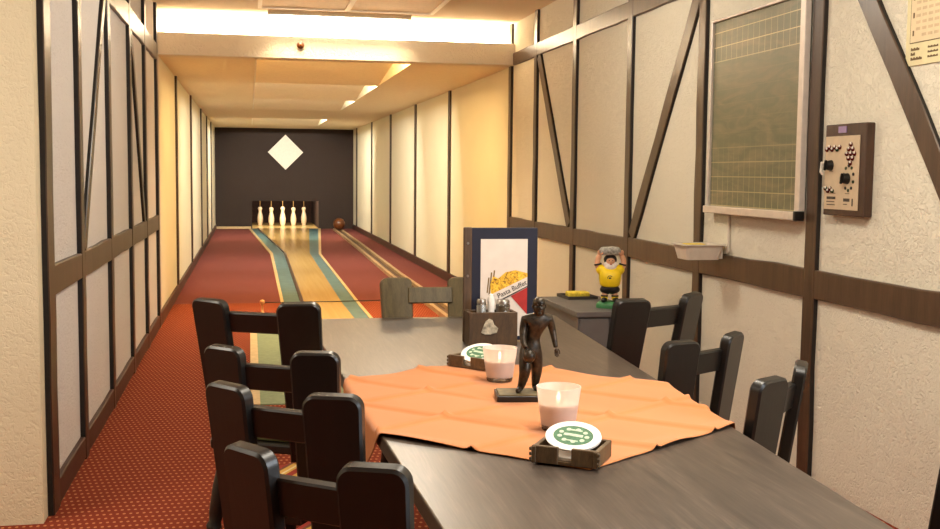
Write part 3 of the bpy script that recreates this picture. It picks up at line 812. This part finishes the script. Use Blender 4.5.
# bronze bowler statuette
st = thing('bowler_statuette', 'bronze statuette of a bowler holding a ball on a flat base', 'statuette', (.607, 2.305, ZT_), R(-8))
MB().box((0, 0, .006), (.150, .085, .012), None, .001).build('plinth', M['black'], st)
MB().box((0, 0, .0135), (.142, .078, .003), None, .0008).build('plinth_top', M['statue_base'], st)
H = .205 / .205
V = [(0, 0, .098),            # 0 pelvis
     (.004, .002, .118),      # 1 waist
     (.010, -.002, .142),     # 2 chest
     (.014, -.006, .158),     # 3 upper chest
     (.0165, -.011, .168),     # 4 neck
     (.0165, -.014, .177),    # 5 head low
     (.0165, -.015, .190),    # 6 head top
     (-.012, -.003, .156), (-.017, -.008, .132), (-.016, -.022, .112), (-.011, -.030, .103),      # 7-10 left-in-view arm
     (.040, -.001, .158), (.048, .004, .134), (.052, -.004, .112), (.054, -.008, .101),            # 11-14 other arm
     (-.010, -.004, .090), (-.012, -.022, .056), (-.018, -.006, .026), (-.022, -.008, .0205), (-.028, -.026, .0185),  # 15-19 leg
     (.013, .003, .090), (.016, .004, .056), (.014, .016, .026), (.014, .016, .0205), (.016, -.002, .0185)]      # 20-24 leg
E_ = [(0, 1), (1, 2), (2, 3), (3, 4), (4, 5), (5, 6), (3, 7), (7, 8), (8, 9), (9, 10), (3, 11), (11, 12), (12, 13), (13, 14),
      (0, 15), (15, 16), (16, 17), (17, 18), (18, 19), (0, 20), (20, 21), (21, 22), (22, 23), (23, 24)]
RD = [.0145, .0135, .0175, .0165, .0085, .0130, .0115, .0095, .0072, .0055, .0050, .0095, .0072, .0052, .0042, .0145, .0112, .0072, .0060, .0050, .0145, .0112, .0072, .0060, .0050]
KS = 1.14
def up_(p): return (p[0] * 1.05, p[1], .0150 + (p[2] - .0150) * KS)
V = [up_(v) for v in V]; RD = [r * 1.2 for r in RD]
body = skin_obj('figure', V, E_, RD, M['bronze'], st, 2)
SCALED = []
m = MB()
m.ball((.0165, -.0290, .182), .0032, (.8, 1, 1.1)); m.ball((.0120, -.0268, .1868), .0020); m.ball((.0210, -.0268, .1868), .0020); m.ball((.0165, -.0272, .1755), .0028, (1.4, .8, .6)); m.ball((.0165, -.025, .1705), .0045, (1, .9, .8))
m.ball((.0030, -.014, .183), .0032, (.6, 1, 1.3)); m.ball((.0300, -.014, .183), .0032, (.6, 1, 1.3))
o = m.build('face', M['bronze'], st, 80); SCALED.append(o)
SCALED.append(MB().ball((.0165, -.0125, .190), .0132, (1.02, 1.08, .85)).build('hair', M['bronze'], st, 80))
# hands: palm and separate fingers
def little_hand(c, d, mname):
    m = MB(); c = Vector(c); d = Vector(d).normalized(); s = Vector((0, 1, 0)).cross(d).normalized()
    m.ball(c + d * .003, .0042, (1, .7, 1.1))
    for k, (o_, l) in enumerate(((-.0033, .009), (-.0011, .0105), (.0011, .010), (.0033, .008))):
        p0 = c + s * o_ + d * .005; p1 = p0 + d * l * .55; p2 = p1 + (d * .8 + Vector((0, -.5, 0))).normalized() * l * .5
        m.path([p0, p1, p2], .0011, 6)
    m.path([c + s * -.004, c + s * -.0065 + d * .004 + Vector((0, -.002, 0)), c + s * -.006 + d * .009 + Vector((0, -.004, 0))], .0012, 6)
    SCALED.append(m.build('hand', M['bronze'], st, 60))
little_hand((-.010, -.031, .101), (.25, -.75, -.6), 'a'); little_hand((.0545, -.009, .099), (.1, -.15, -1), 'b')
SCALED.append(MB().ball((-.006, -.041, .090), .0132, u=24, v=16).build('bowling_ball', M['bronze'], st, 80))
m = MB(); m.lathe([(.0148, 0), (.0158, .010), (.0145, .022)], Matrix.Translation((.002, 0, .092)), 20, 1.25, .9); SCALED.append(m.build('waistband', M['bronze'], st, 60))

for o in SCALED: o.data.transform(Matrix.Translation((0, 0, .015)) @ Matrix.Diagonal((1.05, 1, KS, 1)) @ Matrix.Translation((0, 0, -.015)))

# ------------------------------------------------------------------ cabinet, gnome, sponge tray
cb = thing('side_cabinet', 'low grey cabinet carrying the gnome behind the table', 'cabinet', (1.875, 5.30, 0))
cw = (XR - PR - .004) - 1.555
MB().span((-.32, -.30, 0), (-.01, .33, .545)).build('body', M['cabinet'], cb)
MB().span((-.335, -.325, .545), (.0, .345, .570), .003, 2).build('top_board', M['cabinet'], cb)
for s in (0, 1):
    d = MB().span((-.314 + s * .152, -.315, .05), (-.168 + s * .152, -.300, .535), .002).build('door', M['cabinet'], cb)
    MB().tube((-.180 + s * .030, -.318, .26), (-.180 + s * .030, -.318, .36), .005, .005, 10).build('handle', M['steel'], d)
ty = thing('sponge_tray', 'flat dark tray on the grey cabinet left of the gnome', 'tray', (1.725, 5.57, .5705), R(4))
m = MB(); m.span((-.084, -.09, 0), (.084, .09, .006)); 
m.span((-.084, -.09, .006), (-.076, .09, .016)); m.span((.076, -.09, .006), (.084, .09, .016)); m.span((-.076, -.09, .006), (.076, -.082, .016)); m.span((-.076, .082, .006), (.076, .09, .016))
m.build('tray_body', M['tray_grey'], ty)
o = MB().box((0, 0, 0), (.115, .085, .028), (0, 0, 0), .008, 3).build('yellow_sponge', M['sponge'], None, 50, (1.725, 5.565, .591)); tag(o, 'yellow sponge lying in the dark tray on the grey cabinet', 'sponge')

gn = thing('garden_gnome', 'garden gnome in yellow football shirt lifting a grey stone overhead', 'garden gnome', (1.757, 5.13, .5705), R(-14))
MB().lathe([(.066, 0), (.068, .012), (.062, .026), (.05, .032), (0, .034)], None, 28, 1.0, .72).build('base', M['g_green'], gn, 60)
GV = [(0, 0, .120), (0, 0, .150), (0, 0, .190), (0, -.002, .208), (0, -.004, .225), (0, -.004, .242),
      (-.044, 0, .192), (-.066, -.004, .206), (-.064, -.006, .236), (-.052, -.006, .266),
      (.044, 0, .192), (.066, -.004, .206), (.066, -.006, .236), (.054, -.006, .266),
      (-.022, 0, .098), (-.025, -.004, .058), (-.026, -.008, .042), (.022, 0, .098), (.026, -.004, .058), (.027, -.008, .042)]
GE = [(0, 1), (1, 2), (2, 3), (3, 4), (4, 5), (2, 6), (6, 7), (7, 8), (8, 9), (2, 10), (10, 11), (11, 12), (12, 13), (0, 14), (14, 15), (15, 16), (0, 17), (17, 18), (18, 19)]
GR = [.034, .038, .032, .018, .030, .026, .020, .017, .0145, .0145, .020, .017, .0145, .0145, .019, .0145, .013, .019, .0145, .013]
skin_obj('body', GV, GE, GR, M['g_skin'], gn, 2)
# shirt: fuller torso plus short sleeves
SV = [(0, 0, .104), (0, -.001, .118), (0, -.002, .150), (0, 0, .190), (0, 0, .202), (-.044, 0, .194), (-.070, -.003, .206), (.044, 0, .194), (.070, -.003, .206)]
skin_obj('shirt', SV, [(0, 1), (1, 2), (2, 3), (3, 4), (3, 5), (5, 6), (3, 7), (7, 8)], [.050, .056, .061, .050, .030, .031, .028, .031, .028], M['g_yellow'], gn, 2)
for s in (-1, 1):
    MB().lathe([(.0185, 0), (.0190, .004), (.0185, .008)], Matrix.Translation((s * .0605, -.004, .213)) @ Matrix.Rotation(s * R(12), 4, 'Y'), 18).build('cuff', M['g_black'], gn, 50)
    MB().lathe([(.0165, .042), (.0172, .052), (.0172, .056)], Matrix.Translation((s * .026, -.006, 0)), 16).build('sock', M['g_yellow'], gn, 50)
    MB().lathe([(.0175, .056), (.0178, .060), (.0175, .064)], Matrix.Translation((s * .026, -.005, 0)), 16).build('sock_band', M['g_black'], gn, 50)
    MB().ball((s * .029, -.020, .041), .0165, (.95, 1.75, .8), (0, 0, s * .15)).build('shoe', M['g_black'], gn, 70)
SH = [(0, 0, .122), (0, 0, .104), (-.023, 0, .096), (-.027, -.003, .068), (.023, 0, .096), (.028, -.003, .068)]
skin_obj('shorts', SH, [(0, 1), (1, 2), (2, 3), (1, 4), (4, 5)], [.052, .048, .036, .032, .036, .032], M['g_black'], gn, 2)
m = MB()
m.ball((0, -.021, .205), .026, (1.15, .62, .85)); m.ball((-.020, -.018, .216), .014, (1, .8, 1.1)); m.ball((.020, -.018, .216), .014, (1, .8, 1.1)); m.ball((0, -.025, .190), .015, (1, .6, .8))
m.build('beard', M['g_white'], gn, 80)
MB().ball((0, .004, .240), .0325, (1.02, .95, .85)).build('hair', M['g_black'], gn, 80)
MB().ball((0, -.019, .233), .0215, (1.05, .72, .85)).build('face', M['g_skin'], gn, 80)
MB().ball((0, -.036, .229), .0068).build('nose', M['g_skin'], gn, 80)
for s in (-1, 1):
    MB().ball((s * .008, -.0345, .238), .0026).build('eye', M['g_black'], gn, 80)
MB().ball((0, -.035, .2195), .005, (1.3, .5, .5)).build('mouth', M['g_red'], gn, 80)
cm = Matrix.Translation((-.004, -.0500, .152)) @ Matrix.Rotation(R(90), 4, 'X')
cr = MB().lathe([(.0135, -.010), (.0135, .0015), (.012, .0022), (0, .0024)], cm, 28).build('crest', M['g_black'], gn, 40)
MB().lathe([(.0105, .0016), (.0105, .0032)], cm, 24).build('crest_field', M['g_yellow'], cr)
MB().box((-.004, -.0534, .152), (.012, .0012, .0075)).build('crest_mark', M['g_black'], cr)
m = MB()
b = bmesh.new(); bmesh.ops.create_icosphere(b, subdivisions=3, radius=1.0)
rnd = random.Random(5)
for v in b.verts:
    k = 1 + .06 * math.sin(v.co.x * 5 + v.co.y * 3) + rnd.uniform(-.025, .025)
    v.co = Vector((v.co.x * .056 * k, v.co.y * .034 * k, max(-.6, min(.75, v.co.z)) * .030 * k))
m._merge(b, Matrix.Translation((0, -.006, .282))); m.build('stone_slab', M['g_stone'], gn, 60)
for s in (-1, 1):
    m = MB(); m.ball((s * .053, -.008, .270), .0115, (1, .9, 1.1))
    for q, dy in enumerate((-.010, -.0035, .003, .0095)):
        m.path([(s * .058, -.007 + dy, .270), (s * .062, -.008 + dy, .279), (s * (.057 - .001 * q), -.009 + dy, .287)], .0034, 8)
    m.path([(s * .050, -.018, .266), (s * .044, -.026, .271), (s * .040, -.030, .277)], .0034, 8)
    m.build('hand', M['g_skin'], gn, 60)

# ------------------------------------------------------------------ things on the right wall
XW = XR - .001
# chalkboard
BY0, BY1, BZ0, BZ1 = 4.045, 4.955, 1.057, 1.972
kb = thing('chalkboard', 'large framed chalkboard with chalk grid on the right wall', 'chalkboard', (XR - PR, (BY0 + BY1) / 2, BZ0))
hw = (BY1 - BY0) / 2; hh = BZ1 - BZ0; bd = .028
sl = MB().span((-.014, -hw + .015, .015), (0, hw - .015, hh - .015)).build('slate', M['chalkboard'], kb)
for nm, a, b in (('frame_side', (-bd, -hw, 0), (.0, -hw + .040, hh)), ('frame_side', (-bd, hw - .014, 0), (.0, hw, hh)), ('frame_top', (-bd, -hw + .03, hh - .014), (.0, hw - .014, hh)), ('frame_bottom', (-bd, -hw + .03, 0), (.0, hw - .014, .028))):
    MB().span(a, b, .003, 2).build(nm, M['alu'], kb)
MB().span((-.046, -hw + .012, -.004), (-.002, hw, .030), .004, 2).build('chalk_ledge', M['alu'], kb)
MB().span((-.048, -hw - .006, -.006), (-.004, -hw + .012, .034), .004, 2).build('end_cap', M['black'], kb)
tk = MB().span((XR - .012, 4.787, .862), (XR - .001, 4.985, 1.05), .002).build('cable_cover', M['stucco_r'], None); tag(tk, 'pale flat cover board on the wall between chalkboard and timber rail', 'cover board')
m = MB().span((XR - .014, 4.775, .870), (XR - .002, 4.784, 1.050), .002).build('cable_duct', M['plastic_white'], None); tag(m, 'thin vertical cable duct under the chalkboard', 'cable duct')
# sponge tub on the wall rail
tu = thing('mounted_tub', 'white plastic tub fixed to the wall rail under the chalkboard', 'tub', (2.10, 4.850, .848), R(0))
def tub():
    b = bmesh.new(); rings = []
    for sx, sy, z in ((.080, .064, -.014), (.096, .084, .054), (.106, .094, .054), (.106, .094, .060), (.090, .078, .060), (.074, .057, -.006)):
        rings.append([b.verts.new((x * sx, y * sy, z)) for x, y in ((-1, -.86), (-.86, -1), (.86, -1), (1, -.86), (1, .86), (.86, 1), (-.86, 1), (-1, .86))])
    for r0, r1 in zip(rings[:-1], rings[1:]):
        for i in range(8): b.faces.new((r0[i], r0[(i + 1) % 8], r1[(i + 1) % 8], r1[i]))
    b.faces.new(list(reversed(rings[0]))); b.faces.new(rings[-1])
    bmesh.ops.recalc_face_normals(b, faces=b.faces)
    return MB()._merge(b)
tub().build('tub_body', M['plastic_white'], tu)
MB().span((.080, -.05, -.010), (.103, .05, .040)).build('bracket', M['plastic_white'], tu)
o = MB().box((0, 0, 0), (.10, .070, .042), (0, 0, 0), .008, 3).build('yellow_sponge', M['sponge'], None, 50, (2.085, 4.868, .886)); tag(o, 'yellow sponge inside the white tub under the chalkboard', 'sponge')
# control panel
cp = thing('control_panel', 'brown lane control box with cream face, lamps and black knobs', 'control panel', (XR - .001, 3.735, 1.085))
MB().span((-.036, -.142, 0), (0, .142, .345), .003).build('housing', M['panel_box'], cp)
fc = MB().span((-.040, -.106, .022), (-.036, .132, .300), .001).build('face_plate', M['panel_face'], cp)
MB().span((-.039, -.01, .312), (-.036, .045, .336)).build('label_plate', M['violet'], cp)
fm = lambda y, z: Matrix.Translation((-.040, y, z)) @ Matrix.Rotation(R(-90), 4, 'Y')
def lamp(y, z, mat='led_red'):
    l = MB().lathe([(.0088, 0), (.0088, .004), (.006, .008), (0, .009)], fm(y, z), 12).build('lamp', M[mat], cp, 50)
    MB().ball((-.0465, y - .004, z + .004), .0052, (.6, 1, 1), u=10, v=6).build('glint', M['led_glint'], l, 80)
u = .0165
dz = [(0, 2), (-1, 1), (1, 1), (-2, 0), (0, 0), (2, 0), (-1, -1), (1, -1), (0, -2)]
for a, c in dz: lamp(-.052 + a * u * .8, .232 + c * u * 1.05)
for k in range(6): lamp(.118 - k * .0185, .252 + (.006 if k % 2 else -.002), 'led_green' if k == 4 else 'led_red')
for k in range(4): lamp(.118 - k * .0165, .098 + (-.006 if k % 2 else .003), 'led_green' if k in (0, 3) else 'led_red')
for y, z in ((.088, .190), (-.032, .140)):
    kn = MB().lathe([(.021, 0), (.019, .012), (.016, .022), (0, .023)], fm(y, z), 20).build('knob', M['black'], cp, 40)
    MB().box((-.064, y, z), (.010, .008, .040), (R(12), 0, 0), .002).build('grip', M['black'], kn)
for k in range(10):
    a = k / 10 * 2 * PI + .3
    MB().lathe([(.006, 0), (.006, .003)], fm(-.042 + .034 * math.cos(a), .142 + .046 * math.sin(a)), 10).build('dot', M['led_green' if k % 2 else 'ink'], cp)
for (y0, y1, z, h) in ((.110, .045, .066, .010), (.112, .034, .052, .003), (.108, .030, .040, .003), (-.010, -.055, .060, .012), (-.010, -.045, .044, .003), (-.068, -.078, .052, .028), (.1, .06, .168, .002), (.1, .03, .084, .002), (-.02, -.06, .084, .002)):
    m = MB(); n = max(1, int((y0 - y1) / .009)) if h > .004 else 1
    for k in range(n):
        s = (y0 - y1) / n
        m.span((-.0408, y0 - k * s - s * .75, z - h / 2), (-.040, y0 - k * s, z + h / 2))
    m.build('print_line', M['ink'], fc)
MB().path([(-.036, .142, .20), (-.044, .150, .20), (-.046, .152, .165), (-.040, .148, .155)], .005).build('cable_clip', M['plastic_white'], cp)
# poster
ps = thing('wall_poster', 'yellowed paper chart pinned at the top right of the right wall', 'poster', (XR - .001, 3.42, 1.612))
PWd, PHt = .62, .80
MB().span((-.004, -PWd, 0), (0, 0, PHt)).build('sheet', M['paper'], ps)
MB().span((-.0046, -PWd + .03, .075), (-.004, -.022, PHt - .03)).build('border', M['print_dark'], ps)
MB().span((-.0052, -PWd + .033, .078), (-.0046, -.025, PHt - .033)).build('chart_field', M['paper_in'], ps)
m = MB()
for r in range(28):
    for c in range(16):
        if (r * 7 + c * 3) % 11 == 0: continue
        m.span((-.0056, -.055 - c * .034 - .024, .095 + r * .022), (-.0052, -.055 - c * .034, .105 + r * .022))
m.build('chart_rows', M['print_pale'], ps)
for r in range(10): MB().span((-.0058, -.045, .10 + r * .06), (-.0052, -.037, .118 + r * .06)).build('row_number', M['print_dark'], ps)
for r, (a, b) in enumerate(((.03, .085), (.03, .06), (.03, .10))):
    m = MB(); n = int((b - a) / .008)
    for q in range(n): m.span((-.0046, -a - q * .008 - .0074, .050 - r * .016), (-.004, -a - q * .008 + .0006, .060 - r * .016 - .003 * (q % 2)))
    m.build('text_line', M['print_dark'], ps)
    m = MB()
    for q in range(7): m.span((-.0046, -.125 - q * .008 - .0074, .052 - r * .016), (-.004, -.125 - q * .008 + .0006, .059 - r * .016 - .002 * (q % 2)))
    m.build('text_line', M['print_dark'], ps)

# ------------------------------------------------------------------ light
def area(name, loc, rot, sx, sy, e, c=(1, 1, 1), spread=PI):
    ld = bpy.data.lights.new(name, 'AREA'); ld.shape = 'RECTANGLE'; ld.size = sx; ld.size_y = sy; ld.energy = e; ld.color = c; ld.spread = spread
    o = bpy.data.objects.new(name, ld); COL.objects.link(o); o.location = loc; o.rotation_euler = rot; return o
WARM = (1.0, .80, .52); NEUT = (1.0, .93, .80); COOL = (.84, .92, 1.0)
# lamp lying on top of the bulkhead beam, shining on the white panel and the ceiling
area('cove_lamp', (.76, YBM + .11, 2.35), (R(150), 0, 0), 2.85, .06, 30, (1, .88, .66))
# strip light in front of the bulkhead: down on the floor
area('strip_down', (.73, 8.96, 2.465), (R(-14), 0, 0), 1.1, .05, 22, (1, .80, .52), R(104))
# lamps in the lane ceiling recesses
for i, (a, b) in enumerate(REC):
    area('recess_lamp', ((XS0 + XS1) / 2, a + .05, ZT - .07), (R(62 if i < 3 else 92), 0, 0), 1.25, .10, (56, 50, 48, 115)[i], ((1, .66, .27), (1, .93, .74), (1, .95, .80), (1, .95, .80))[i])
area('pit_lamp', (.77, YF + .16, .92), (R(52), 0, 0), 1.3, .1, 25, (1, .86, .66))
# room lamps over the seating area (out of view)
area('room_lamp', (.9, 1.6, ZR - .03), (0, 0, 0), .35, 1.5, 26, (1, .93, .80))
area('room_lamp', (-1.9, 2.7, ZR - .03), (0, 0, 0), .4, 1.2, 30, (1, .91, .76))
def wall_fill(loc, e, c):  # added unseen point lights that brighten the upper walls
    ld = bpy.data.lights.new('wall_fill_point', 'POINT'); ld.energy = e; ld.color = c; ld.shadow_soft_size = .14
    o = bpy.data.objects.new('wall_fill_point', ld); COL.objects.link(o); o.location = loc
wall_fill((1.15, 2.6, 2.28), 34, (1, .945, .83))
wall_fill((.75, 5.4, 2.30), 34, (1, .92, .78))
# daylight from a window behind the viewer
area('window_daylight', (XR - .12, .4, 1.55), (0, R(90), 0), 1.0, 1.2, 36, COOL)

w = bpy.data.worlds.new('world'); SC.world = w; w.use_nodes = True
w.node_tree.nodes['Background'].inputs[0].default_value = (.9, .8, .65, 1); w.node_tree.nodes['Background'].inputs[1].default_value = .02
vs = SC.view_settings; vs.view_transform = 'Standard'; vs.look = 'None'; vs.gamma = 1.0; vs.exposure = 0.55; vs.use_curve_mapping = False
SC.cycles.use_denoising = True
SC.cycles.max_bounces = 10; SC.cycles.diffuse_bounces = 6; SC.cycles.caustics_reflective = False; SC.cycles.caustics_refractive = False
SC.cycles.sample_clamp_indirect = 6.0
